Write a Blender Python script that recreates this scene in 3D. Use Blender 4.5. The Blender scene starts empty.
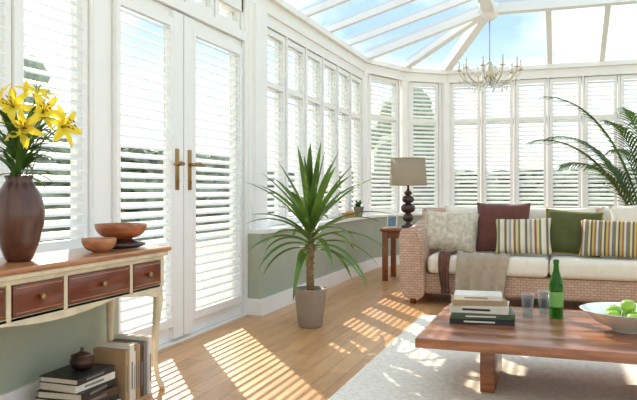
import bpy, bmesh, math, random
from mathutils import Matrix, Vector, Euler
random.seed(7)
R=random.Random(11)
D=bpy.data
sc=bpy.context.scene
def lin(c):
    return tuple(((x/255)/12.92 if x/255<=.04045 else ((x/255+.055)/1.055)**2.4) for x in c)+(1,)
# ---------------------------------------------------------------- materials
def newmat(name):
    m=D.materials.new(name); m.use_nodes=True
    nt=m.node_tree; b=nt.nodes['Principled BSDF']
    return m,nt,b
def N(nt,t,**k):
    n=nt.nodes.new(t)
    for a,v in k.items(): setattr(n,a,v)
    return n
def mat(name,c,rough=.5,var=.12,vs=8,bump=0,bs=60,metal=0,stretch=(1,1,1),trans=0,sheen=0,coat=0):
    m,nt,b=newmat(name)
    col=lin(c)
    b.inputs['Roughness'].default_value=rough; b.inputs['Metallic'].default_value=metal
    if coat: b.inputs['Coat Weight'].default_value=coat
    if sheen: b.inputs['Sheen Weight'].default_value=sheen
    tc=N(nt,'ShaderNodeTexCoord'); mp=N(nt,'ShaderNodeMapping'); mp.inputs['Scale'].default_value=stretch
    nt.links.new(tc.outputs['Object'],mp.inputs['Vector'])
    no=N(nt,'ShaderNodeTexNoise'); no.inputs['Scale'].default_value=vs; no.inputs['Detail'].default_value=4
    nt.links.new(mp.outputs[0],no.inputs['Vector'])
    rp=N(nt,'ShaderNodeValToRGB')
    rp.color_ramp.elements[0].position=.3; rp.color_ramp.elements[1].position=.7
    rp.color_ramp.elements[0].color=tuple(x*(1-var) for x in col[:3])+(1,)
    rp.color_ramp.elements[1].color=tuple(min(1,x*(1+var)) for x in col[:3])+(1,)
    nt.links.new(no.outputs['Fac'],rp.inputs['Fac']); nt.links.new(rp.outputs['Color'],b.inputs['Base Color'])
    if bump:
        n2=N(nt,'ShaderNodeTexNoise'); n2.inputs['Scale'].default_value=bs; n2.inputs['Detail'].default_value=3
        nt.links.new(mp.outputs[0],n2.inputs['Vector'])
        bp=N(nt,'ShaderNodeBump'); bp.inputs['Strength'].default_value=bump; bp.inputs['Distance'].default_value=.01
        nt.links.new(n2.outputs['Fac'],bp.inputs['Height']); nt.links.new(bp.outputs[0],b.inputs['Normal'])
    if trans:
        tr=N(nt,'ShaderNodeBsdfTranslucent'); nt.links.new(rp.outputs['Color'],tr.inputs['Color'])
        mx=N(nt,'ShaderNodeMixShader'); mx.inputs[0].default_value=trans
        out=nt.nodes['Material Output']
        nt.links.new(b.outputs[0],mx.inputs[1]); nt.links.new(tr.outputs[0],mx.inputs[2]); nt.links.new(mx.outputs[0],out.inputs['Surface'])
    return m
def wood(name,c,rough=.35,stretch=(2,12,12),var=.3,coat=0):
    return mat(name,c,rough,var,3,.05,20,0,stretch,coat=coat)
def clear(name,c=(255,255,255),gl=.07):
    m=D.materials.new(name); m.use_nodes=True; nt=m.node_tree; nt.nodes.clear()
    o=N(nt,'ShaderNodeOutputMaterial'); t=N(nt,'ShaderNodeBsdfTransparent'); g=N(nt,'ShaderNodeBsdfGlossy')
    t.inputs[0].default_value=lin(c); g.inputs['Roughness'].default_value=.03
    lw=N(nt,'ShaderNodeLayerWeight'); lw.inputs[0].default_value=.25
    ma=N(nt,'ShaderNodeMath',operation='MULTIPLY'); ma.inputs[1].default_value=gl*6
    nt.links.new(lw.outputs['Facing'],ma.inputs[0])
    mx=N(nt,'ShaderNodeMixShader'); nt.links.new(ma.outputs[0],mx.inputs[0])
    nt.links.new(t.outputs[0],mx.inputs[1]); nt.links.new(g.outputs[0],mx.inputs[2]); nt.links.new(mx.outputs[0],o.inputs[0])
    return m
def stripes(name,cols,period,axis='X',rough=.9):
    m,nt,b=newmat(name); b.inputs['Roughness'].default_value=rough
    tc=N(nt,'ShaderNodeTexCoord'); sp=N(nt,'ShaderNodeSeparateXYZ'); nt.links.new(tc.outputs['Object'],sp.inputs[0])
    dv=N(nt,'ShaderNodeMath',operation='DIVIDE'); dv.inputs[1].default_value=period
    nt.links.new(sp.outputs[axis],dv.inputs[0])
    fr=N(nt,'ShaderNodeMath',operation='FRACT'); nt.links.new(dv.outputs[0],fr.inputs[0])
    rp=N(nt,'ShaderNodeValToRGB'); rp.color_ramp.interpolation='CONSTANT'
    n=len(cols); e=rp.color_ramp.elements
    e[0].color=lin(cols[0]); e[1].position=1/n; e[1].color=lin(cols[1])
    for i in range(2,n):
        k=e.new(i/n); k.color=lin(cols[i])
    nt.links.new(fr.outputs[0],rp.inputs['Fac']); nt.links.new(rp.outputs['Color'],b.inputs['Base Color'])
    return m
M_white=mat('white_paint',(243,241,236),.4,.02)
M_louv=mat('white_louvre',(248,247,243),.45,.02,trans=.22)
M_sage=mat('sage_green_paint',(168,173,153),.7,.03,bump=.05,bs=120)
M_cream=mat('cream_wall_paint',(236,230,216),.7,.03)
M_glass=clear('window_glass',(250,252,252),.05); M_rglass=clear('roof_glass',(220,230,238),.05)
M_brass=mat('brass',(160,126,78),.35,.05,metal=.7)
M_drawer=wood('mahogany_veneer',(108,46,20),.28,(10,2,10),coat=.25)
M_ctop=wood('honey_wood_top',(172,114,70),.3,(12,2,12),coat=.3)
M_cpaint=mat('distressed_cream_paint',(214,198,166),.5,.14,14)
M_coffee=wood('acacia_wood',(150,92,58),.3,(2,14,14),.4,coat=.2)
M_sidewood=wood('teak_wood',(134,78,44),.35,(14,2,4))
M_cushion=mat('cream_linen',(226,214,194),.95,.04,20,.15,300,sheen=.2)
M_pat=mat('pale_patterned_linen',(198,184,162),.95,.25,26,.2,250)
M_brown=mat('brown_velvet',(100,56,42),.9,.12,15,.1,200,sheen=.2)
M_olive=mat('olive_cotton',(80,82,40),.9,.1,15,.15,250)
M_throw=mat('taupe_wool',(170,152,130),.95,.08,30,.4,220)
M_throw2=mat('brown_fringe_wool',(112,76,58),.95,.12,30,.4,220)
M_leaf=mat('yucca_leaf',(92,124,48),.4,.35,5,trans=.3)
M_leaf2=mat('palm_leaf',(72,100,38),.5,.35,5,trans=.35)
M_lleaf=mat('lily_leaf',(66,100,34),.45,.3,9,trans=.3)
M_petal=mat('lily_petal',(246,218,48),.5,.05,9,trans=.3)
M_stem=mat('green_stem',(88,112,52),.5)
M_anther=mat('anther',(150,80,30),.7)
M_bark=mat('bark',(140,114,82),.9,.25,30,.6,60)
M_pot=mat('stone_pot',(150,136,120),.6,.12,8,.15,40)
M_soil=mat('soil',(60,44,32),1,.3,40,.5,80)
M_vase=wood('turned_dark_wood',(78,42,26),.35,(10,10,2),.35,coat=.3)
M_bowlw=wood('bowl_wood',(160,92,52),.35,(6,6,14),.3)
M_bowll=wood('light_bowl_wood',(184,124,82),.4,(6,6,14),.25)
M_dark=wood('dark_wood',(58,34,24),.35,(4,4,12),.3,coat=.3)
M_shade=mat('linen_shade',(186,168,142),.9,.05,60,.2,300,trans=.3)
M_pages=mat('book_pages',(220,208,184),.9,.06,60)
M_black=mat('black_cover',(28,27,28),.5)
M_grey=mat('grey_cover',(120,118,112),.6)
M_whitec=mat('white_cover',(222,212,194),.5)
M_greenc=mat('green_cover',(72,86,58),.5)
M_tan=mat('tan_cover',(166,134,96),.6)
M_cer=mat('white_ceramic',(220,226,220),.15,.02,coat=.4)
M_apple=mat('green_apple',(132,168,40),.3,.15,6,coat=.3)
M_terra=mat('terracotta',(196,130,90),.7,.1)
M_chand=mat('antique_cream_metal',(206,194,166),.4,.1,metal=.1)
M_rope=mat('chrome',(200,200,200),.2,metal=1)
M_photo=mat('photo_print',(90,130,150),.4,.5,30)
M_hedge=mat('hazed_hedge_leaves',(140,152,128),.9,.35,6,.6,20)  # foliage green paled, distance haze is put into the colour
M_lawn=mat('lawn_grass',(156,164,134),1,.2,3,.5,60)
M_stone=mat('patio_stone',(196,190,180),.9,.1,3)
m,nt,b=newmat('green_bottle_glass'); M_bottle=m
b.inputs['Base Color'].default_value=lin((60,135,44)); b.inputs['Roughness'].default_value=.08; b.inputs['Transmission Weight'].default_value=.75; b.inputs['IOR'].default_value=1.3
M_tumbler=clear('tumbler_glass',(240,246,246),.08)
def floor_mat():
    m,nt,b=newmat('oak_parquet'); b.inputs['Roughness'].default_value=.34
    tc=N(nt,'ShaderNodeTexCoord'); mp=N(nt,'ShaderNodeMapping'); mp.inputs['Rotation'].default_value=(0,0,math.radians(90))
    nt.links.new(tc.outputs['Object'],mp.inputs[0])
    br=N(nt,'ShaderNodeTexBrick'); br.offset=.37
    br.inputs['Scale'].default_value=1; br.inputs['Brick Width'].default_value=.9; br.inputs['Row Height'].default_value=.11
    br.inputs['Mortar Size'].default_value=.002; br.inputs['Color1'].default_value=lin((208,158,106)); br.inputs['Color2'].default_value=lin((188,137,89)); br.inputs['Mortar'].default_value=lin((130,92,58)); br.inputs['Bias'].default_value=0
    nt.links.new(mp.outputs[0],br.inputs['Vector'])
    m2=N(nt,'ShaderNodeMapping'); m2.inputs['Scale'].default_value=(14,1.2,1); nt.links.new(tc.outputs['Object'],m2.inputs[0])
    no=N(nt,'ShaderNodeTexNoise'); no.inputs['Scale'].default_value=3; no.inputs['Detail'].default_value=6; nt.links.new(m2.outputs[0],no.inputs[0])
    mx=N(nt,'ShaderNodeMixRGB',blend_type='OVERLAY'); mx.inputs[0].default_value=.4
    nt.links.new(br.outputs['Color'],mx.inputs[1]); nt.links.new(no.outputs['Fac'],mx.inputs[2]); nt.links.new(mx.outputs[0],b.inputs['Base Color'])
    return m
M_floor=floor_mat()
def wicker():
    m,nt,b=newmat('rattan_weave'); b.inputs['Roughness'].default_value=.6
    tc=N(nt,'ShaderNodeTexCoord'); sp=N(nt,'ShaderNodeSeparateXYZ'); nt.links.new(tc.outputs['Object'],sp.inputs[0])
    ad=N(nt,'ShaderNodeMath',operation='ADD'); nt.links.new(sp.outputs[0],ad.inputs[0]); nt.links.new(sp.outputs[1],ad.inputs[1])
    cb=N(nt,'ShaderNodeCombineXYZ'); nt.links.new(ad.outputs[0],cb.inputs[0]); nt.links.new(sp.outputs[2],cb.inputs[1])
    br=N(nt,'ShaderNodeTexBrick'); br.inputs['Scale'].default_value=1; br.inputs['Brick Width'].default_value=.05; br.inputs['Row Height'].default_value=.022
    br.inputs['Mortar Size'].default_value=.0024; br.inputs['Color1'].default_value=lin((208,174,150)); br.inputs['Color2'].default_value=lin((192,156,132)); br.inputs['Mortar'].default_value=lin((158,122,102))
    nt.links.new(cb.outputs[0],br.inputs['Vector']); nt.links.new(br.outputs['Color'],b.inputs['Base Color'])
    bp=N(nt,'ShaderNodeBump'); bp.inputs['Strength'].default_value=.4; bp.inputs['Distance'].default_value=.004; bp.invert=True
    nt.links.new(br.outputs['Fac'],bp.inputs['Height']); nt.links.new(bp.outputs[0],b.inputs['Normal'])
    return m
M_wicker=wicker()
def rugmat():
    m,nt,b=newmat('woven_wool_rug'); b.inputs['Roughness'].default_value=1
    tc=N(nt,'ShaderNodeTexCoord'); vo=N(nt,'ShaderNodeTexVoronoi'); vo.inputs['Scale'].default_value=34
    nt.links.new(tc.outputs['Object'],vo.inputs['Vector'])
    rp=N(nt,'ShaderNodeValToRGB'); rp.color_ramp.elements[0].color=lin((248,240,226)); rp.color_ramp.elements[1].color=lin((228,216,196)); rp.color_ramp.elements[1].position=.8
    nt.links.new(vo.outputs['Distance'],rp.inputs[0]); nt.links.new(rp.outputs[0],b.inputs['Base Color'])
    return m
M_rug=rugmat()
# ---------------------------------------------------------------- mesh builder
class MB:
    def __init__(s): s.V=[];s.F=[];s.I=[];s.S=[];s.mats=[]
    def mi(s,m):
        if m not in s.mats: s.mats.append(m)
        return s.mats.index(m)
    def add(s,vs,fs,m,smooth=False,X=None):
        o=len(s.V); i=s.mi(m)
        for v in vs:
            v=Vector(v); s.V.append(tuple(X@v if X else v))
        for f in fs: s.F.append(tuple(o+k for k in f)); s.I.append(i); s.S.append(smooth)
    def box(s,x0,x1,y0,y1,z0,z1,m,X=None):
        vs=[(x,y,z) for z in (z0,z1) for y in (y0,y1) for x in (x0,x1)]
        s.add(vs,[(0,2,3,1),(4,5,7,6),(0,1,5,4),(2,6,7,3),(0,4,6,2),(1,3,7,5)],m,False,X)
    def rbox(s,x0,x1,y0,y1,z0,z1,r,m,X=None,seg=3,smooth=True):
        bm=bmesh.new(); bmesh.ops.create_cube(bm,size=1)
        for v in bm.verts: v.co=Vector(((x0+x1)/2+v.co.x*(x1-x0),(y0+y1)/2+v.co.y*(y1-y0),(z0+z1)/2+v.co.z*(z1-z0)))
        bmesh.ops.bevel(bm,geom=bm.edges[:],offset=r,segments=seg,profile=.5,affect='EDGES')
        bm.verts.index_update()
        s.add([v.co.copy() for v in bm.verts],[[v.index for v in f.verts] for f in bm.faces],m,smooth,X); bm.free()
    def lathe(s,prof,c,m,n=28,X=None,sx=1,sy=1,cap=True,smooth=True):
        vs=[];fs=[]
        for r,z in prof:
            for k in range(n):
                a=2*math.pi*k/n; vs.append((c[0]+r*sx*math.cos(a),c[1]+r*sy*math.sin(a),c[2]+z))
        for j in range(len(prof)-1):
            for k in range(n):
                k2=(k+1)%n; fs.append((j*n+k,j*n+k2,(j+1)*n+k2,(j+1)*n+k))
        if cap:
            fs.append(tuple(range(n-1,-1,-1))); fs.append(tuple((len(prof)-1)*n+k for k in range(n)))
        s.add(vs,fs,m,smooth,X)
    def tube(s,pts,r,m,n=8,X=None):
        pts=[Vector(p) for p in pts]; rs=r if isinstance(r,(list,tuple)) else [r]*len(pts)
        vs=[];fs=[]; ref=None
        for i,p in enumerate(pts):
            t=(pts[min(i+1,len(pts)-1)]-pts[max(i-1,0)]).normalized()
            if ref is None:
                ref=Vector((1,0,0)) if abs(t.x)<.8 else Vector((0,1,0))
            a=(ref-t*ref.dot(t)).normalized(); ref=a; b_=t.cross(a)
            for k in range(n):
                w=2*math.pi*k/n; vs.append(p+(a*math.cos(w)+b_*math.sin(w))*rs[i])
        for j in range(len(pts)-1):
            for k in range(n):
                k2=(k+1)%n; fs.append((j*n+k,j*n+k2,(j+1)*n+k2,(j+1)*n+k))
        fs.append(tuple(range(n-1,-1,-1))); fs.append(tuple((len(pts)-1)*n+k for k in range(n)))
        s.add(vs,fs,m,True,X)
    def beam(s,a,b,w,h,m):
        a=Vector(a);b=Vector(b); t=(b-a); L=t.length; t.normalize()
        sd=t.cross(Vector((0,0,1))).normalized(); up=sd.cross(t)
        X=Matrix(((t.x,sd.x,up.x,a.x),(t.y,sd.y,up.y,a.y),(t.z,sd.z,up.z,a.z),(0,0,0,1)))
        s.box(0,L,-w/2,w/2,-h/2,h/2,m,X)
    def leaf(s,p,d,L,w,droop,m,n=8,fold=.25,base=.35,side=None,peak=.35):
        p=Vector(p); d=Vector(d).normalized(); vs=[];fs=[]
        for i in range(n+1):
            t=i/n
            sd=side if side else d.cross(Vector((0,0,1)))
            sd=Vector(sd)
            if sd.length<.05: sd=Vector((1,0,0))
            sd=(sd-d*sd.dot(d)).normalized(); up=sd.cross(d)
            wf=(base+(1-base)*math.sin(min(1,t/peak)*math.pi/2)) if t<peak else math.cos((t-peak)/(1-peak)*math.pi/2)**.8
            ww=max(.0004,w*.5*wf)
            vs+= [p-sd*ww+up*ww*fold, p-up*ww*fold*.3, p+sd*ww+up*ww*fold]
            p=p+d*(L/n); d=(d+Vector((0,0,-droop/n))).normalized()
        for i in range(n):
            o=3*i; fs+=[(o,o+1,o+4,o+3),(o+1,o+2,o+5,o+4)]
        s.add(vs,fs,m,True); return p
    def grid(s,fn,nu,nv,m,X=None):
        vs=[fn(i/nu,j/nv) for j in range(nv+1) for i in range(nu+1)]
        fs=[(j*(nu+1)+i,j*(nu+1)+i+1,(j+1)*(nu+1)+i+1,(j+1)*(nu+1)+i) for j in range(nv) for i in range(nu)]
        s.add(vs,fs,m,True,X)
    def prism(s,poly,z0,z1,m):
        n=len(poly)
        s.add([(x,y,z0) for x,y in poly]+[(x,y,z1) for x,y in poly],[tuple(range(n-1,-1,-1)),tuple(range(n,2*n))]+[(i,(i+1)%n,n+(i+1)%n,n+i) for i in range(n)],m)
    def book(s,X,w,d,h,cover,band=None):
        t=min(.004,h*.15)
        s.box(-w/2,w/2,-d/2,d/2,0,t,cover,X); s.box(-w/2,w/2,-d/2,d/2,h-t,h,cover,X)
        s.box(-w/2,w/2,-d/2,-d/2+t,t,h-t,cover,X)
        s.box(-w/2+.005,w/2-.005,-d/2+t,d/2-.006,t,h-t,M_pages,X)
        if band: s.box(-w*.28,w*.2,-d/2-.0008,-d/2,h*.35,h*.65,band,X)
    def build(s,name,loc=None,rot=None,mods=None):
        me=D.meshes.new(name); me.from_pydata(s.V,[],s.F)
        for m in s.mats: me.materials.append(m)
        me.polygons.foreach_set('material_index',s.I); me.polygons.foreach_set('use_smooth',s.S); me.update()
        bm=bmesh.new(); bm.from_mesh(me); bmesh.ops.recalc_face_normals(bm,faces=bm.faces); bm.to_mesh(me); bm.free()
        o=D.objects.new(name,me); sc.collection.objects.link(o)
        if loc: o.location=loc
        if rot: o.rotation_euler=rot
        return o
def T(x,y,z,rz=0,rx=0,ry=0): return Matrix.Translation((x,y,z))@Euler((rx,ry,rz)).to_matrix().to_4x4()
# ---------------------------------------------------------------- room shell
XL=-2.42; YF=9.9; XR=2.6; YB=-2.6
PATH=[(XL,5.05),(XL,8.61),(-2.07,9.5),(-1.55,YF),(XR,YF),(XR,YB)]
def offs(pts,d):
    out=[]
    for i,p in enumerate(pts):
        ns=[]
        for a,b in ((i-1,i),(i,i+1)):
            if a>=0 and b<len(pts):
                t=Vector((pts[b][0]-pts[a][0],pts[b][1]-pts[a][1])).normalized(); ns.append(Vector((-t.y,t.x)))
        n=sum(ns,Vector((0,0))).normalized(); k=d/n.dot(ns[0]); out.append((p[0]+n.x*k,p[1]+n.y*k))
    return out
def strip(names,pts,d0,d1,z0,z1,m):
    a=offs(pts,d0);b=offs(pts,d1)
    for i in range(len(pts)-1):
        q=MB(); q.prism([a[i],a[i+1],b[i+1],b[i]],z0,z1,m); q.build(names[i])
SILL=.68; EAVE=2.66
strip(['wall_left','wall_corner','wall_corner.001','wall_far','wall_right'],PATH,-.17,.1,-.1,SILL-.03,M_sage)
strip(['trim_1','trim_2','trim_3','trim_4','trim_5'],PATH,-.2,.1,SILL-.03,SILL,M_white)
strip(['baseboard_left','baseboard_corner','baseboard_corner.001','baseboard_far','baseboard_right'],PATH,-.19,-.17,0,.13,M_white)
PL=[(XL,.9),(XL,3.16)]
strip(['wall_left.001'],PL,-.17,.1,-.1,SILL-.03,M_sage); strip(['trim_6'],PL,-.2,.1,SILL-.03,SILL,M_white); strip(['baseboard_left.001'],PL,-.19,-.17,0,.13,M_white)
q=MB(); q.box(XL-.1,XL+.17,YB,.9,-.1,EAVE,M_cream); q.build('wall_left.002')
q=MB(); q.box(XL+.02,XL+.19,5.03,5.05,0,.13,M_white); q.build('baseboard_left.002')
FULL=[(XL,YB)]+PATH[1:]
strip(['trim_7','trim_8','trim_9','trim_10','trim_11'],FULL,-.05,.12,2.52,2.64,M_white)
strip(['trim_16','trim_17','trim_18','trim_19','trim_20'],FULL,-.09,.12,2.64,2.70,M_white)
strip(['trim_12'],[(XL,.9),(XL,8.61)],-.03,.08,2.42,2.52,M_white)
q=MB()
q.box(XL-.08,XL+.06,5.05,5.42,SILL,2.52,M_white); q.box(XL-.08,XL+.09,5.12,5.20,SILL,2.52,M_white)
q.box(XL-.08,XL+.04,3.12,3.24,0,2.52,M_white)
q.build('trim_13')
q=MB(); q.box(XL-.08,XL+.05,5.0,5.05,0,2.52,M_white); q.box(XL-.08,XL+.05,3.24,4.999,2.19,2.26,M_white); q.box(XL-.1,XL+.06,3.24,5.0,-.02,.012,M_white);q.build('trim_14')
q=MB()
for p in PATH[1:5]: q.lathe([(.075,SILL),(.075,2.52)],(p[0],p[1],0),M_white,8,smooth=False)
q.build('trim_15')
inner=[(XL-.1,YB),(XR+.1,YB),(XR+.1,YF+.1),(-1.6,YF+.1),(-2.15,9.58),(XL-.1,8.65)]
q=MB(); q.prism(inner,-.1,0,M_floor); q.build('floor')

def frame(p0,p1):
    a=Vector((p1[0]-p0[0],p1[1]-p0[1],0)); L=a.length; a.normalize()
    return Matrix(((a.x,-a.y,0,p0[0]),(a.y,a.x,0,p0[1]),(0,0,1,0),(0,0,0,1))),L
PITCH=.0585; LW=.067
def louvres(q,X,s0,s1,z0,z1,tilt=32,rod=True):
    n=max(1,round((z1-z0)/PITCH)); st=(z1-z0)/n; t=math.radians(tilt)
    for i in range(n):
        z=z0+st*(i+.5)
        prof=[(-LW/2,0),(-LW/4,.0045),(LW/4,.0045),(LW/2,0),(LW/4,-.0045),(-LW/4,-.0045)]
        pr=[(a*math.cos(t)-b*math.sin(t),z+a*math.sin(t)+b*math.cos(t)) for a,b in prof]
        vs=[(s0,a,b) for a,b in pr]+[(s1,a,b) for a,b in pr]
        q.add(vs,[(k,(k+1)%6,6+(k+1)%6,6+k) for k in range(6)]+[(5,4,3,2,1,0),(6,7,8,9,10,11)],M_louv,False,X)
def shutter(q,X,s0,s1,z0,z1,mid=None,st=.042,rl=.05):
    q.box(s0,s0+st,-.016,.016,z0,z1,M_white,X); q.box(s1-st,s1,-.016,.016,z0,z1,M_white,X)
    zs=[z0,z1] if not mid else [z0,mid,z1]
    q.box(s0+st,s1-st,-.016,.016,z0,z0+rl,M_white,X); q.box(s0+st,s1-st,-.016,.016,z1-rl,z1,M_white,X)
    if mid: q.box(s0+st,s1-st,-.016,.016,mid-rl/2,mid+rl/2,M_white,X)
    for k in range(len(zs)-1):
        a=zs[k]+(rl if k==0 else rl/2); b=zs[k+1]-(rl if k==len(zs)-2 else rl/2)
        louvres(q,X,s0+st,s1-st,a,b)
def window(name,p0,p1,z0,z1,n,mid=None,trim0=.0,shut=True,gap=.006):
    X,L=frame(p0,p1); q=MB()
    q.box(0,L,.045,.09,z0,z0+.05,M_white,X); q.box(0,L,.045,.09,z1-.05,z1,M_white,X)
    if mid: q.box(0,L,.045,.09,mid-.03,mid+.03,M_white,X)
    w=(L-2*trim0)/n
    for k in range(n+1):
        s=trim0+w*k
        q.box(s-.028,s+.028,.045,.09,z0,z1,M_white,X)
        if shut: q.box(s-.012,s+.012,-.03,.045,z0,z1,M_white,X)
    q.box(0,L,.064,.068,z0+.03,z1-.03,M_glass,X)
    if shut:
        for k in range(n):
            shutter(q,X,trim0+w*k+.014+gap,trim0+w*(k+1)-.014-gap,z0+.01,z1-.01,mid)
    return q.build(name)
window('window_1',(XL,.92),(XL,3.12),SILL,2.42,4)
window('window_2',(XL,3.26),(XL,4.99),2.26,2.52,4)
window('window_3',(XL,5.43),(XL,8.55),SILL,2.42,6,1.93)
window('window_4',(XL+.02,8.68),(-2.10,9.44),SILL,2.52,1,1.98,trim0=.06)
window('window_5',(-2.02,9.54),(-1.61,9.85),SILL,2.52,1,1.98,trim0=.02)
window('window_6',(-1.48,YF),(XR-.1,YF),SILL,2.52,9,1.98)
window('window_7',(XR,YF-.1),(XR,YB+.1),SILL,2.52,12,1.98,shut=False)  # unseen side, shutters left off to let fill light in
q=MB(); q.box(XL-.1,-1.9,YB-.1,YB,-.1,2.7,M_cream); q.box(2.1,XR+.1,YB-.1,YB,-.1,2.7,M_cream); q.box(-1.9,2.1,YB-.1,YB,2.4,3.3,M_cream); q.build('wall_back')
q=MB()
for k in range(5): q.box(-1.9+k-.03,-1.9+k+.03,YB-.08,YB-.02,0,2.4,M_white)
q.box(-1.9,2.1,YB-.08,YB-.02,2.34,2.4,M_white); q.box(-1.9,2.1,YB-.08,YB-.02,0,.08,M_white); q.box(-1.9,2.1,YB-.055,YB-.05,.05,2.36,M_glass); q.build('fill_window')  # unseen glazed opening added behind the camera to let in fill light
def door(name,y0,y1,hside):
    X,L=frame((XL,y0),(XL,y1)); q=MB(); z0,z1=.015,2.185
    q.box(0,.095,-.02,.04,z0,z1,M_white,X); q.box(L-.095,L,-.02,.04,z0,z1,M_white,X)
    q.box(.095,L-.095,-.02,.04,z0,z0+.13,M_white,X); q.box(.095,L-.095,-.02,.04,z1-.1,z1,M_white,X)
    q.box(.095,L-.095,.028,.032,z0+.1,z1-.08,M_glass,X)
    Xs=X@Matrix.Translation((0,-.040,0))
    s0,s1=(.125,L-.06) if hside<0 else (.06,L-.125)
    shutter(q,Xs,s0,s1,z0+.10,z1-.07,None,.036,.055)
    # raised meeting stile carrying the lever handle
    a,b=(.004,.123) if hside<0 else (L-.123,L-.004)
    q.box(a,b,-.056,-.02,z0+.02,z1-.02,M_white,X)
    hx=.07 if hside<0 else L-.085
    q.rbox(hx-.021,hx+.021,-.064,-.056,1.00,1.27,.003,M_brass,X,2)
    q.tube([X@Vector(v) for v in ((hx,-.06,1.17),(hx,-.105,1.17))],.012,M_brass)
    dx=.11*(-1 if hside>0 else 1)
    q.tube([X@Vector(v) for v in ((hx,-.105,1.17),(hx+dx*.4,-.112,1.178),(hx+dx*.8,-.11,1.17),(hx+dx,-.106,1.162))],[.013,.011,.010,.008],M_brass)
    q.tube([X@Vector(v) for v in ((hx,-.06,1.06),(hx,-.072,1.06))],.010,M_brass)
    for z in (.3,1.1,1.9):
        hh=L-.004 if hside<0 else .004
        q.tube([X@Vector((hh,-.026,z)),X@Vector((hh,-.026,z+.09))],.007,M_white,6)
    return q.build(name)
door('door_1',3.245,4.035,1); door('door_2',4.04,4.995,-1)

# roof
ND=(-.8,8.5,3.19); NR=(1.0,8.5,3.19)
q=MB(); e=2.72
def rb(a,b,w=.065,h=.09): q.beam(a,b,w,h,M_white)
ys=[8.5-.72*k for k in range(0,16)]
for y in ys[1:]:
    if y<YB: break
    rb((XL,y,e),(ND[0],y,3.19)); rb((1.0,y,3.19),(XR,y,e)); rb((ND[0],y,3.19),(1.0,y,3.19),.05,.06)
rb((XL,8.61,e),ND,.11,.13); rb((-2.07,9.5,e),ND,.10,.11); rb((-1.55,YF,e),ND,.11,.13)
rb((XR,YF,e),NR,.11,.13)
for x in (-.13,.52,1.17,1.8):
    if x<=1.0: rb((x,YF,e),(x,8.5,3.19))
    else: rb((x,YF,e),(x,YF-(XR-x)*1.4/1.6,e+(XR-x)*.47/1.6))
rb((ND[0],YB,3.19),ND,.14,.16); rb(ND,NR,.14,.16); rb((1.0,YB,3.19),NR,.14,.16)
q.lathe([(.03,-.16),(.09,-.12),(.14,-.05),(.14,.05)],ND,M_white,16)
g=e+.02; r_=3.22
def gl(*pts): q.add(list(pts),[tuple(range(len(pts)))],M_rglass)
gl((XL-.05,YB,g-.02),(XL-.05,8.61,g-.02),(ND[0],8.5,r_),(ND[0],YB,r_))
gl((XL,8.61,g),(-2.07,9.5,g),(ND[0],8.5,r_)); gl((-2.07,9.5,g),(-1.55,YF,g),(ND[0],8.5,r_))
gl((-1.55,YF,g),(XR,YF,g),(NR[0],8.5,r_),(ND[0],8.5,r_))
gl((XR,YF,g),(XR,YB,g),(NR[0],YB,r_),(NR[0],8.5,r_)); gl((ND[0],YB,r_),(NR[0],YB,r_),(NR[0],8.5,r_),(ND[0],8.5,r_))
q.build('ceiling')
# ---------------------------------------------------------------- outside
q=MB(); q.box(-60,60,-40,90,-.2,-.14,M_lawn); q.build('lawn')
q=MB(); q.box(-5.2,-2.55,-4,13,-.139,-.11,M_stone); q.build('garden_patio')
def blob(name,x0,x1,y0,y1,h,nz=3):
    q=MB(); rr=random.Random(name)
    nu=int(max(x1-x0,y1-y0)*3); 
    bm=bmesh.new(); bmesh.ops.create_cube(bm,size=1)
    for v in bm.verts: v.co=Vector(((x0+x1)/2+v.co.x*(x1-x0),(y0+y1)/2+v.co.y*(y1-y0),h/2-.138+v.co.z*h))
    bmesh.ops.subdivide_edges(bm,edges=bm.edges[:],cuts=min(nu,40),use_grid_fill=True)
    for v in bm.verts:
        k=.18; v.co+=Vector((rr.uniform(-k,k),rr.uniform(-k,k),rr.uniform(-k,k*1.6) if v.co.z>.3 else 0))
    bm.verts.index_update(); q.add([v.co.copy() for v in bm.verts],[[v.index for v in f.verts] for f in bm.faces],M_hedge,True); bm.free(); q.build(name)
blob('garden_hedge',-10.5,-9.2,-3,19,1.9); blob('garden_hedge.001',-8.5,12,18.5,19.8,1.4)
def tree(name,x,y,h,r):
    q=MB(); rr=random.Random(name)
    q.tube([(x,y,-.139),(x+.1,y,h*.4),(x,y+.1,h*.7)],[.16,.12,.07],M_bark)
    for k in range(9):
        bm=bmesh.new(); bmesh.ops.create_icosphere(bm,subdivisions=3,radius=r*rr.uniform(.35,.6))
        c=Vector((x+rr.uniform(-r,r)*.6,y+rr.uniform(-r,r)*.6,h*.72+rr.uniform(-r,r)*.6))
        for v in bm.verts: v.co=c+(v.co)*rr.uniform(.85,1.12)
        bm.verts.index_update(); q.add([v.co.copy() for v in bm.verts],[[v.index for v in f.verts] for f in bm.faces],M_hedge,True); bm.free()
    q.build(name)
tree('garden_tree',-15,9,4.6,1.6); tree('garden_tree.001',-13.5,5.0,4.0,1.4); tree('garden_tree.002',-5.5,25,4.2,1.8); tree('garden_tree.003',4.5,27,4.0,1.8)
tree('garden_tree.004',-18,18,5,2.2)

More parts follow.
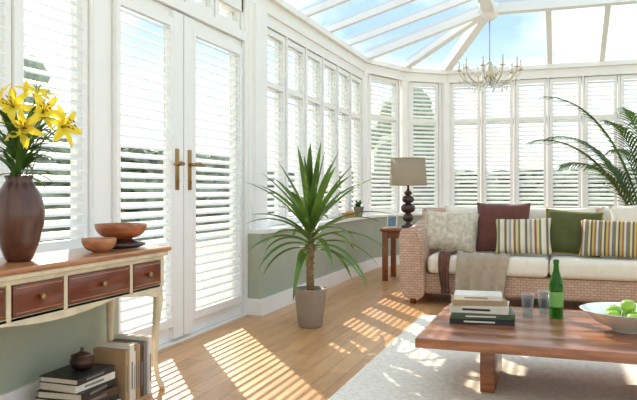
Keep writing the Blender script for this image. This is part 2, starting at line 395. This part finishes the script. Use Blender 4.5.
# ---------------------------------------------------------------- rug, coffee table
q=MB(); q.box(-1.04,2.1,1.2,5.45,0.001,.006,M_rug)
rr=random.Random(3)
def rugf(u,v):
    ed=min(u,1-u,v,1-v)
    return (-1.04+3.14*u+rr.uniform(-.003,.003),1.2+4.25*v+rr.uniform(-.003,.003),.0062 if ed<=0 else rr.uniform(.0085,.0125))
q.grid(rugf,300,390,M_rug); q.build('area_rug')
q=MB(); TH=.32
for k in range(5):
    q.rbox(-.63,.95,3.14+k*.206,3.14+k*.206+.203,TH-.045,TH,.004,M_coffee,None,2)
for x in (-.37,.62):
    q.rbox(x,x+.07,3.44,3.9,.013,TH-.045,.005,M_coffee,None,2)
q.rbox(-.30,.62,3.52,3.58,TH-.13,TH-.046,.004,M_coffee,None,2); q.rbox(-.30,.62,3.78,3.84,TH-.13,TH-.046,.004,M_coffee,None,2)
q.build('coffee_table')
q=MB(); z=TH+.001
for (w,d,h,c,rz,dx,b) in ((.32,.25,.026,M_black,.10,0,M_whitec),(.31,.24,.026,M_greenc,.16,.0,M_whitec),(.29,.22,.036,M_whitec,.04,-.01,M_black),(.27,.2,.026,M_tan,.22,-.02,None),(.24,.18,.024,M_whitec,.1,-.02,M_tan)):
    q.book(T(-.385+dx,3.68,z,rz),w,d,h,c,b); z+=h+.0005
q.build('book_stack')
q=MB(); q.lathe([(.03,0),(.036,.004),(.036,.17),(.033,.2),(.016,.25),(.013,.285),(.0155,.288),(.0155,.305),(.012,.31)],(-.02,3.88,TH+.001),M_bottle,24)
q.lathe([(.0366,.06),(.0366,.14)],(-.02,3.88,TH+.001),mat('paper_label',(120,168,84),.6),24,cap=False); q.build('glass_bottle')
for nm,x,y,h in (('drinking_glass',-.165,3.87,.12),('drinking_glass.001',-.085,4.02,.12)):
    q=MB(); q.lathe([(.026,0),(.034,h),(.032,h),(.0245,.008),(.001,.007)],(x,y,TH+.001),M_tumbler,24,cap=False)
    q.tube([(x+.033*math.cos(a/20*2*math.pi),y+.033*math.sin(a/20*2*math.pi),TH+.001+h) for a in range(21)],.0012,M_cer,5)
    q.lathe([(.025,0),(.026,.008)],(x,y,TH+.001),M_tumbler,24); q.build(nm)
q=MB(); bc=(.31,3.63,TH+.001)
q.lathe([(.07,0),(.075,.012),(.15,.045),(.215,.1),(.222,.104),(.214,.104),(.148,.052),(.07,.022),(.001,.02)],bc,M_cer,40,cap=False)
for k,(dx,dy,dz) in enumerate(((-.07,-.03,.068),(.02,-.07,.066),(.09,.0,.072),(.01,.05,.062),(-.06,.07,.078),(.0,.0,.118),(.08,.09,.082))):
    q.lathe([(.001,-.026),(.018,-.031),(.033,-.015),(.037,.004),(.03,.024),(.014,.031),(.003,.024)],(bc[0]+dx,bc[1]+dy,bc[2]+dz),M_apple,16,cap=False)
    q.tube([(bc[0]+dx,bc[1]+dy,bc[2]+dz+.024),(bc[0]+dx+.004,bc[1]+dy,bc[2]+dz+.04)],.0015,M_bark,5)
q.build('fruit_bowl')
# ---------------------------------------------------------------- sofa
q=MB(); SX0,SX1=-1.33,1.15; SY0,SY1=6.0,6.92
q.rbox(SX0+.10,SX1-.10,SY0+.04,SY1-.06,.09,.27,.02,M_wicker)
def arm(x,sgn):
    def fn(u,v):
        a=u*2*math.pi; y=SY0-.01+v*.8
        top=.66+.10*max(0,v-.5); hw=.105
        cz=math.sin(a); cx=math.cos(a)
        zz=.05+(top-.05)*(.5+.5*(abs(cz)**.35)*(1 if cz>0 else -1))
        xx=hw*(abs(cx)**.4)*(1 if cx>0 else -1)
        xx+= -sgn*(-.03)*((zz-.05)/.6)**2*1.0
        return (x+xx,y-.05*math.sin(math.pi*min(1,zz/.66))*(1-v),zz)
    q.grid(fn,40,10,M_wicker)
    for v in (0,1):
        ring=[fn(i/40,v) for i in range(40)]; q.add(ring,[tuple(range(40))],M_wicker,False)
arm(SX0+.115,-1); arm(SX1-.115,1)
def back(u,v):
    a=u*2*math.pi; x=SX0+.03+v*(SX1-SX0-.06)
    top=.82+.02*math.sin(math.pi*v); cz=math.sin(a);cx=math.cos(a)
    zz=.06+(top-.06)*(.5+.5*(abs(cz)**.35)*(1 if cz>0 else -1))
    yy=.06*(abs(cx)**.4)*(1 if cx>0 else -1)+.08*(zz/.8)**2
    return (x,SY1-.1+yy,zz)
q.grid(back,40,30,M_wicker)
for v in (0,1): q.add([back(i/40,v) for i in range(40)],[tuple(range(40))],M_wicker)
for x in (SX0+.1,SX1-.1):
    for y in (SY0+.04,SY1-.1): q.lathe([(.028,0.001),(.034,.1)],(x,y,0),M_sidewood,12)
q.rbox(SX0+.235,-.09,SY0-.03,SY1-.16,.272,.435,.05,M_cushion,None,4)
q.rbox(-.085,SX1-.235,SY0-.03,SY1-.16,.272,.435,.05,M_cushion,None,4)
q.build('rattan_sofa')
def pillow(name,x,y,zb,w,h,t,m,lean=18,rz=0,ry=0,pipe=None):
    q=MB(); n=18
    for sg in (1,-1):
        def fn(u,v):
            a=2*u-1;b=2*v-1
            k=1-.07*(1-b*b)*abs(a)**3; k2=1-.07*(1-a*a)*abs(b)**3
            th=((1-a**4)*(1-b**4))**.5 if abs(a)<1 and abs(b)<1 else 0
            wr=1+.05*math.sin(a*7+b*5+x*9)
            return (a*w/2*k,-sg*t/2*th*wr,b*h/2*k2)
        q.grid(fn,n,n,m)
    if pipe:
        pts=[]
        for s_ in range(40):
            t_=s_/40*4; f=t_%1*2-1
            a,b=[(f,-1),(1,f),(-f,1),(-1,-f)][int(t_)]
            pts.append((a*w/2*(1-.07*(1-b*b)*abs(a)**3),0,b*h/2*(1-.07*(1-a*a)*abs(b)**3)))
        q.tube(pts+[pts[0]],.006,pipe,6)
    L=math.radians(lean)
    z=zb+h/2*math.cos(L)*(1+abs(math.sin(ry))*.5)
    return q.build(name,(x,y,z),Euler((-L,ry,rz)))
S=.437
for i,(x,w) in enumerate(((-.72,.66),(-.02,.66),(.66,.62))):
    pillow('back_cushion' if i==0 else 'back_cushion.%03d'%i,x,6.64,S,w,.42,.18,M_cushion,12)
pillow('linen_throw_pillow',-.95,6.34,S,.50,.38,.17,M_pat,20,.12,.08)
pillow('brown_throw_pillow',-.49,6.44,S,.48,.46,.15,M_brown,14,-.05)
M_s1=stripes('pastel_stripe',[(212,194,162),(96,92,96),(206,188,142),(140,140,150),(212,194,162),(132,88,72),(198,180,120),(108,116,92),(218,204,178)],.17)
M_s2=stripes('mustard_stripe',[(130,108,54),(200,184,146),(90,86,78),(188,158,76),(142,102,74),(200,186,156),(104,110,118)],.105)
pillow('striped_throw_pillow',-.30,6.17,S+.01,.47,.33,.15,M_s1,22,.0,-.03)
pillow('olive_throw_pillow',.10,6.34,S,.47,.40,.15,M_olive,20,-.05,.07,mat('mustard_piping',(170,150,50),.8))
pillow('striped_throw_pillow.001',.42,6.16,S+.01,.54,.33,.15,M_s2,24,-.1,.02)
pillow('cream_throw_pillow',.66,6.34,S,.50,.46,.16,M_cushion,16,-.1,-.12)
def throw(name,x0,x1,m,zl,yb,ph,amp=.012):
    q=MB()
    path=[]
    for k in range(12): path.append((yb+(SY0+.02-yb)*k/11,.443))
    for k in range(1,5):
        a=k/4*math.pi/2; path.append((SY0+.02-.06*math.sin(a),.443-.06*(1-math.cos(a))))
    for k in range(1,14): path.append((SY0-.045-.003*k/13,.383-(.383-zl)*k/13))
    n=len(path)-1
    def fn(u,v):
        i=min(n-1,int(v*n)); f=v*n-i
        y=path[i][0]*(1-f)+path[i+1][0]*f; z=path[i][1]*(1-f)+path[i+1][1]*f
        w=amp*(1+math.sin(u*23+ph))*(.5+.5*math.sin(u*9+ph*2)**2)
        dn=max(0,(v-.45))*2
        return (x0+(x1-x0)*u+.02*math.sin(v*4+ph)+(u-.5)*-.06*v, y-w*(.3+dn*1.2), z+w*.9*(1-min(1,dn))+.002)
    q.grid(fn,50,n*2,m)
    e=[fn(i/50,1) for i in range(51)]
    for p in e[::1]:
        q.tube([p,(p[0]+R.uniform(-.004,.004),p[1]-.002,p[2]-.02),(p[0]+R.uniform(-.008,.008),p[1],p[2]-.05)],.0022,m,4)
    q.build(name)
throw('throw_blanket',-.86,-.40,M_throw,.10,6.08,.5,.016)
throw('throw_blanket.001',-.99,-.86,M_throw2,.16,6.2,2.1,.012)
# ---------------------------------------------------------------- side table + lamp
q=MB(); tx,ty=-1.62,7.62; tz=.58
q.rbox(tx-.25,tx+.25,ty-.25,ty+.25,tz-.035,tz,.006,M_sidewood,None,2)
for sx in (-1,1):
    for sy in (-1,1):
        q.rbox(tx+sx*.2-.028,tx+sx*.2+.028,ty+sy*.2-.028,ty+sy*.2+.028,.001,tz-.036,.004,M_sidewood,None,2)
for s_ in (-1,1):
    q.box(tx-.172,tx+.172,ty+s_*.2-.012,ty+s_*.2+.012,tz-.11,tz-.036,M_sidewood); q.box(tx+s_*.2-.012,tx+s_*.2+.012,ty-.172,ty+.172,tz-.11,tz-.036,M_sidewood)
q.build('side_table')
q=MB(); c=(-1.61,7.64,tz+.001)
prof=[(.075,0),(.08,.01),(.075,.025),(.03,.04),(.028,.06)]
for k,(rr,zc,hh) in enumerate(((.062,.11,.05),(.082,.215,.055),(.068,.315,.045),(.045,.385,.025))):
    for j in range(7):
        a=-math.pi/2*.8+math.pi*.8*j/6; prof.append((rr*math.cos(a)**.7,zc+hh*math.sin(a)))
prof+=[(.018,.42),(.012,.43),(.012,.52)]
q.lathe(prof,c,M_dark,28)
q.lathe([(.21,.47),(.19,.775),(.188,.775),(.208,.47)],c,M_shade,40,cap=False)
for z,r in ((.472,.21),(.773,.19)):
    q.tube([(c[0]+r*math.cos(a/24*2*math.pi),c[1]+r*math.sin(a/24*2*math.pi),c[2]+z) for a in range(25)],.004,M_shade,6)
for a in range(3):
    w=a*2*math.pi/3; q.tube([(c[0],c[1],c[2]+.52),(c[0]+.206*math.cos(w),c[1]+.206*math.sin(w),c[2]+.50)],.002,M_rope,5)
q.build('table_lamp')
q=MB(); X=T(-1.765,7.50,tz+.003,-.1,-.15)
q.box(-.06,.06,0,.012,0,.014,M_whitec,X);q.box(-.06,.06,0,.012,.126,.14,M_whitec,X);q.box(-.06,-.046,0,.012,.014,.126,M_whitec,X);q.box(.046,.06,0,.012,.014,.126,M_whitec,X)
q.box(-.046,.046,.004,.010,.014,.126,M_photo,X); q.build('photo_frame')
# ---------------------------------------------------------------- sill items
q=MB(); sc_=(-2.295,8.02,SILL+.001)
q.lathe([(.045,0),(.06,.10),(.065,.10),(.065,.115),(.055,.115),(.05,.09)],sc_,M_pot,20); q.lathe([(.052,.09),(.05,.095)],sc_,M_soil,16)
for k in range(34):
    a=R.uniform(0,6.28); el=R.uniform(.3,1.3)
    q.leaf((sc_[0],sc_[1],sc_[2]+.1),(math.cos(a)*math.cos(el)*.5,math.sin(a)*math.cos(el),math.sin(el)),R.uniform(.06,.12),.045,.8,M_lleaf,5)
q.build('potted_succulent')
q=MB(); q.lathe([(.03,0),(.05,.01),(.085,.05),(.09,.055),(.082,.055),(.045,.02),(.001,.015)],(-2.295,7.62,SILL+.001),M_terra,24,cap=False)
for dx,dy in ((-.02,0),(.025,.02),(0,-.035)):
    q.lathe([(.001,-.028),(.02,-.022),(.028,0),(.02,.022),(.001,.028)],(-2.295+dx,7.62+dy,SILL+.054),M_terra,14,cap=False)
q.build('terracotta_dish')
# ---------------------------------------------------------------- yucca
q=MB(); pc=(-1.73,4.76,0)
q.lathe([(.085,.001),(.09,.01),(.12,.27),(.125,.28),(.115,.28),(.11,.25)],pc,M_pot,28); q.lathe([(.112,.25),(.05,.258)],pc,M_soil,20)
tr=[(pc[0],pc[1],.25),(pc[0]-.005,pc[1],.42),(pc[0]+.01,pc[1],.58),(pc[0],pc[1],.74)]
q.tube(tr,[.03,.026,.024,.02],M_bark,12)
for k in range(10): q.tube([(pc[0]+.003,pc[1],.28+k*.045),(pc[0]+.003,pc[1],.288+k*.045)],[.032,.027],M_bark,12)
n=46
for k in range(n):
    f=k/n; a=k*2.399+R.uniform(-.2,.2); el=math.radians(6+82*f**.95)+R.uniform(-.12,.12)
    L=R.uniform(.54,.72)*(.82+.27*math.sin(f*3.1))
    if math.cos(a)<-.3: L*=.84
    q.leaf((pc[0],pc[1],.55+.22*f),(math.cos(a)*math.cos(el),math.sin(a)*math.cos(el),math.sin(el)),L,R.uniform(.046,.062),1.7*(1-f)+.15,M_leaf,12,.35,.5)
q.build('potted_yucca')
# ---------------------------------------------------------------- palm
q=MB(); pc=(.93,8.05,0)
q.lathe([(.14,.001),(.19,.36),(.2,.38),(.18,.38),(.17,.34)],pc,M_pot,28); q.lathe([(.175,.34),(.1,.35)],pc,M_soil,20)
NP=18
for k in range(NP):
    a=math.pi*(.5+2*k/NP)+R.uniform(-.15,.15); el=math.radians((80,72,65,76)[k%4]+R.uniform(-3,3))
    p=Vector((pc[0]+.04*math.cos(a),pc[1]+.04*math.sin(a),.34)); d=Vector((math.cos(a)*math.cos(el),math.sin(a)*math.cos(el),math.sin(el)))
    L=(2.05,1.8,1.6,1.95)[k%4]*R.uniform(.95,1.05)*(1-.1*abs(math.sin(a))); ns=36; pts=[];ds=[]
    for i in range(ns+1):
        pts.append(p.copy()); ds.append(d.copy()); p=p+d*(L/ns); d=(d+Vector((math.cos(a)*.012,math.sin(a)*.012,-.085*(i/ns)**1.6*1.25))).normalized()
    q.tube(pts,[.012*(1-i/ns*.8) for i in range(ns+1)],M_stem,6)
    for i in range(12,ns+1):
        t=(i-12)/(ns-12); side=ds[i].cross(Vector((0,0,1))).normalized()
        for s_ in (-1,1):
            dd=(side*s_*(.85-t*.4)+ds[i]*(.6+t*.7)+Vector((0,0,.15+.1*s_))).normalized()
            q.leaf(pts[i],dd,(.30*math.sin(math.pi*(.22+.72*t))+.06)*R.uniform(.9,1.1),.028,1.1,M_leaf2,5,.2,.5)
q.build('potted_palm')
# ---------------------------------------------------------------- console table
q=MB(); cx0,cx1=-2.225,-1.85; cy0,cy1=1.5,3.045; CT=.717
q.rbox(cx0,cx1,cy0,cy1,CT-.022,CT,.008,M_ctop,None,3); q.rbox(cx0+.01,cx1-.012,cy0+.012,cy1-.012,CT-.045,CT-.0225,.006,M_cpaint,None,2)
fx=cx1-.03
q.box(cx0+.02,fx-.012,cy0+.03,cy1-.03,.52,CT-.046,M_cpaint)
def apron(x0_,x1_,ya,yb,axis):
    n=24; vs=[];fs=[]
    for i in range(n+1):
        t=i/n; zz=.515-.028*abs(math.cos(t*math.pi*2))-.015*(1 if t<.06 or t>.94 else 0)
        for xx in (x0_,x1_):
            for z in (zz,.53): vs.append((xx,ya+(yb-ya)*t,z) if axis=='y' else (ya+(yb-ya)*t,xx,z))
    for i in range(n):
        o=4*i; fs+=[(o,o+4,o+5,o+1),(o+2,o+3,o+7,o+6),(o,o+2,o+6,o+4),(o+1,o+5,o+7,o+3)]
    q.add(vs,fs,M_cpaint)
apron(fx-.02,fx,cy0+.04,cy1-.05,'y'); apron(cy1-.045,cy1-.028,cx0+.04,fx-.02,'x')
q.box(fx-.014,fx,cy0+.03,cy1-.03,.655,CT-.046,M_cpaint); q.box(fx-.014,fx,cy0+.03,cy1-.03,.52,.532,M_cpaint)
dr=[(cy0+.06,1.96),(2.0,2.27),(2.30,2.72),(2.75,cy1-.065)]
for a,b in dr:
    q.rbox(fx-.012,fx+.006,a,b,.536,.65,.003,M_drawer,None,2)
    q.box(fx+.006,fx+.0075,a+.012,b-.012,.546,.549,M_bowll); q.box(fx+.006,fx+.0075,a+.012,b-.012,.637,.640,M_bowll)
    for yy in ((a+b)/2,):
        Xk=T(fx+.006,yy,.593,0,0,math.pi/2)
        q.lathe([(.006,0),(.006,.008),(.013,.014),(.013,.02),(.006,.025)],(0,0,0),M_brass,14,X=Xk)
for a in (cy0+.03,1.97,2.275,2.725,cy1-.06): q.box(fx-.014,fx+.002,a,a+.022 if a<cy1-.1 else cy1-.03,.52,.66,M_cpaint)
for lx,sx in ((cx1-.055,1),(cx0+.045,-1)):
    for ly,sy in ((cy1-.055,1),(cy0+.055,-1)):
        pts=[];rs=[]
        for z,o,r in ((.66,0,.024),(.52,.0,.027),(.45,.006,.024),(.3,-.004,.0165),(.15,-.006,.013),(.06,.004,.012),(.025,.016,.015),(.002,.02,.014)):
            pts.append((lx+sx*o*(1 if sx>0 else .3),ly+sy*o,z)); rs.append(r)
        q.tube(pts,rs,M_cpaint,10)
q.build('console_table')
q=MB(); vc=(-2.03,2.195,CT+.001)
q.lathe([(.045,0),(.052,.01),(.075,.07),(.094,.15),(.097,.2),(.085,.26),(.058,.305),(.048,.32),(.056,.338),(.05,.34),(.042,.32),(.045,.30)],vc,M_vase,36)
top=Vector((vc[0],vc[1],vc[2]+.32))
def lily(c,f,s=1.0):
    f=Vector(f).normalized(); a=f.orthogonal().normalized(); b=f.cross(a)
    for k in range(6):
        w=k*math.pi/3; rad=a*math.cos(w)+b*math.sin(w); p=Vector(c); d=(f*1.0+rad*.55).normalized(); vs=[];fs=[]; n=7; L=.105*s
        wd=.036*s if k%2 else .028*s
        sd=f.cross(rad).normalized()
        for i in range(n+1):
            t=i/n; wf=math.sin(math.pi*min(1,.12+t*.88))**.7*wd/2+.0006
            up=sd.cross(d)
            vs+=[p-sd*wf+up*wf*.0,p-up*wf*.35,p+sd*wf]; p=p+d*(L/n); d=(d+rad*.30-f*.16).normalized()
        for i in range(n): o=3*i; fs+=[(o,o+1,o+4,o+3),(o+1,o+2,o+5,o+4)]
        q.add(vs,fs,M_petal,True)
        e=Vector(c)+f*.07*s+rad*.018*s
        q.tube([c,Vector(c)+f*.04*s+rad*.006,e],.0011,M_stem,4); q.tube([e-b*.006,e+b*.006],.0024,M_anther,5)
rt=Vector((.944,.33,0)); fw=Vector((-.33,.944,0))
stems=[((.105,-.03,.26),(.5,-.8,.35)),((.0,-.03,.28),(-.1,-.9,.4)),((.16,0,.21),(.9,-.5,.15)),((.045,-.05,.20),(.2,-1,.1)),((-.06,0,.30),(-.6,-.5,.5)),((-.1,-.02,.22),(-.8,-.6,.2)),((.05,.04,.33),(.3,-.3,.9))]
for o,fd in stems:
    e=top+rt*o[0]+fw*o[1]+Vector((0,0,o[2])); f=rt*fd[0]+fw*fd[1]+Vector((0,0,fd[2]))
    mid=top+rt*o[0]*.3+fw*o[1]*.3+Vector((0,0,o[2]*.55))
    q.tube([top-Vector((0,0,.15)),top,mid,e],.003,M_stem,6); lily(e,f,R.uniform(.9,1.05))
for o,el in (((.14,.02,.34),0),((.03,0,.40),0),((-.03,.02,.37),0),((.19,0,.27),0)):
    e=top+rt*o[0]+fw*o[1]+Vector((0,0,o[2])); b0=top+rt*o[0]*.5+Vector((0,0,o[2]*.6))
    q.tube([top-Vector((0,0,.1)),b0,e-(e-b0).normalized()*.05],.0022,M_stem,5)
    d=(e-b0).normalized(); q.tube([e-d*.055,e-d*.04,e-d*.02,e],[.003,.009,.008,.002],M_petal,8)
for k in range(95):
    a=R.uniform(0,6.28); h=R.uniform(.0,.22); rr=.012+h*.25; el=R.uniform(.0,1.1)
    q.leaf((top.x+rr*math.cos(a),top.y+rr*math.sin(a),top.z+h),(math.cos(a)*math.cos(el),math.sin(a)*math.cos(el),math.sin(el)),R.uniform(.10,.17),.026,.9,M_lleaf,6,.2,.4)
q.build('lily_vase')
def bowl(q,c,r,h,m):
    pr=[(r*.42,0),(r*.45,.005)]+[(r*(.45+.55*math.sin(t*math.pi/2/6)),.005+(h-.005)*(1-math.cos(t*math.pi/2/6))) for t in range(1,7)]
    pr+=[(r*.96,h)]+[((r*.95)*(math.cos(t*math.pi/2/6)),h-(h-.012)*math.sin(t*math.pi/2/6)) for t in range(1,7)]
    pr[-1]=(.001,pr[-1][1]); q.lathe(pr,c,m,36,cap=False)
q=MB(); bowl(q,(-2.03,2.87,CT+.045),.125,.072,M_bowlw); q.build('wooden_bowl')
q=MB(); q.lathe([(.08,0),(.115,.012),(.118,.022),(.09,.03),(.055,.043),(.04,.0435)],(-2.03,2.87,CT+.001),M_dark,30); q.build('wooden_tray')
q=MB(); bowl(q,(-1.985,2.64,CT+.001),.078,.062,M_bowll); q.build('wooden_bowl.001')
q=MB(); z=.001
for w,d,h,c,rz in ((.30,.24,.035,M_whitec,0),(.3,.23,.03,M_black,.06),(.29,.22,.036,M_dark,-.05),(.28,.22,.034,M_black,.1),(.26,.2,.030,M_whitec,-.04),(.26,.2,.028,M_black,.02)):
    q.book(T(-2.03,2.55,z,math.radians(90)+rz),w,d,h,c,M_grey); z+=h+.0005
q.build('book_stack.001')
q=MB(); jc=(-2.03,2.58,z+.001)
q.lathe([(.035,0),(.05,.012),(.055,.035),(.048,.055),(.05,.058),(.05,.062),(.02,.074),(.008,.078),(.009,.09),(.004,.094)],jc,M_dark,24); q.build('lidded_jar')
q=MB(); y=2.735
for h,t,c,dp in ((.25,.028,M_tan,.18),(.27,.034,M_whitec,.19),(.23,.026,M_whitec,.17),(.26,.028,M_tan,.18),(.24,.030,M_dark,.18),(.26,.024,M_grey,.18),(.28,.028,M_whitec,.2)):
    X=Matrix(((0,-1,0,-2.0),(0,0,1,y),(1,0,0,.001+h/2),(0,0,0,1)))
    q.book(X,h,dp,t,c,M_grey); y+=t+.001
q.build('upright_books')
# ---------------------------------------------------------------- chandelier
q=MB(); cc=Vector((-.8,8.5,2.36))
q.tube([(cc.x,cc.y,3.03),(cc.x,cc.y,2.5)],.009,M_chand,8)
q.lathe([(.01,.2),(.03,.17),(.018,.13),(.04,.08),(.055,.03),(.035,-.02),(.015,-.05),(.022,-.08),(.004,-.11)],cc,M_chand,18)
def drop(p,s=1):
    q.tube([p,p-Vector((0,0,.02*s)),p-Vector((0,0,.04*s)),p-Vector((0,0,.075*s))],[.001,.004*s,.014*s,.001],M_cer,6)
for k in range(10):
    a=k*math.pi/5+.2; u=Vector((math.cos(a),math.sin(a),0)); pts=[]
    for r,z in ((.03,.02),(.1,-.06),(.2,-.09),(.3,-.04),(.35,.04),(.36,.07)): pts.append(cc+u*r+Vector((0,0,z)))
    q.tube(pts,.010,M_chand,6); e=pts[-1]
    q.lathe([(.008,0),(.035,.008),(.036,.014),(.01,.012)],e,M_chand,12); q.lathe([(.012,.012),(.012,.085)],e,M_whitec,10); q.lathe([(.004,.085),(.014,.1),(.012,.115),(.001,.14)],e,M_cer,8)
    for rr,dz in ((.06,-.03),(.12,-.06),(.2,-.10),(.28,-.06),(.35,.0)): drop(cc+u*rr+Vector((0,0,dz)))
    # bead swags: crown to arm tip
    sw=[cc+u*(.02+.32*t)+Vector((0,0,.17-.10*t-.09*math.sin(math.pi*t))) for t in (0,.15,.3,.45,.6,.75,.9,1)]
    q.tube(sw,.003,M_chand,5)
    for p in sw[1:-1]: q.lathe([(.002,-.009),(.010,0),(.002,.009)],p,M_cer,6)
for k in range(8):
    a=k*math.pi/4; drop(cc+Vector((.05*math.cos(a),.05*math.sin(a),.0)),1.2)
q.build('chandelier')
# ---------------------------------------------------------------- light
w=D.worlds.new('sky'); sc.world=w; w.use_nodes=True; nt=w.node_tree; bg=nt.nodes['Background']
tc=N(nt,'ShaderNodeTexCoord'); sp=N(nt,'ShaderNodeSeparateXYZ'); nt.links.new(tc.outputs['Generated'],sp.inputs[0])
rp=N(nt,'ShaderNodeValToRGB'); e=rp.color_ramp.elements; e[0].position=0; e[0].color=(.92,.94,.95,1); e[1].position=.7; e[1].color=(.54,.64,.76,1)
k=e.new(.10); k.color=(.74,.83,.91,1)
k=e.new(.22); k.color=(.38,.53,.72,1)
nt.links.new(sp.outputs[2],rp.inputs[0])
mp=N(nt,'ShaderNodeMapping'); mp.inputs['Scale'].default_value=(1,1,2.2); nt.links.new(tc.outputs['Generated'],mp.inputs[0])
no=N(nt,'ShaderNodeTexNoise'); no.inputs['Scale'].default_value=4.5; no.inputs['Detail'].default_value=7; nt.links.new(mp.outputs[0],no.inputs[0])
r2=N(nt,'ShaderNodeValToRGB'); r2.color_ramp.elements[0].position=.48; r2.color_ramp.elements[1].position=.70; nt.links.new(no.outputs['Fac'],r2.inputs[0])
mx=N(nt,'ShaderNodeMixRGB'); mx.inputs[2].default_value=(1,.98,.95,1); nt.links.new(r2.outputs[0],mx.inputs[0]); nt.links.new(rp.outputs[0],mx.inputs[1])
nt.links.new(mx.outputs[0],bg.inputs[0]); bg.inputs[1].default_value=1.25
sd=D.lights.new('sun','SUN'); sd.energy=6.5; sd.angle=math.radians(.5); sd.color=(1,.88,.72)
so=D.objects.new('sun',sd); sc.collection.objects.link(so); el=math.radians(32)
so.rotation_euler=Vector((.62*math.cos(el),-.785*math.cos(el),-math.sin(el))).to_track_quat('-Z','Y').to_euler(); so.location=(-20,25,15)
cam=D.cameras.new('camera'); co=D.objects.new('camera',cam); sc.collection.objects.link(co); sc.camera=co
co.location=(0,0,1); co.rotation_euler=(math.radians(90),0,math.radians(19.3)); cam.sensor_width=36; cam.lens=39; cam.shift_y=-10/637; cam.clip_start=.05
sc.view_settings.view_transform='Standard'; sc.view_settings.look='None'; sc.view_settings.exposure=.75
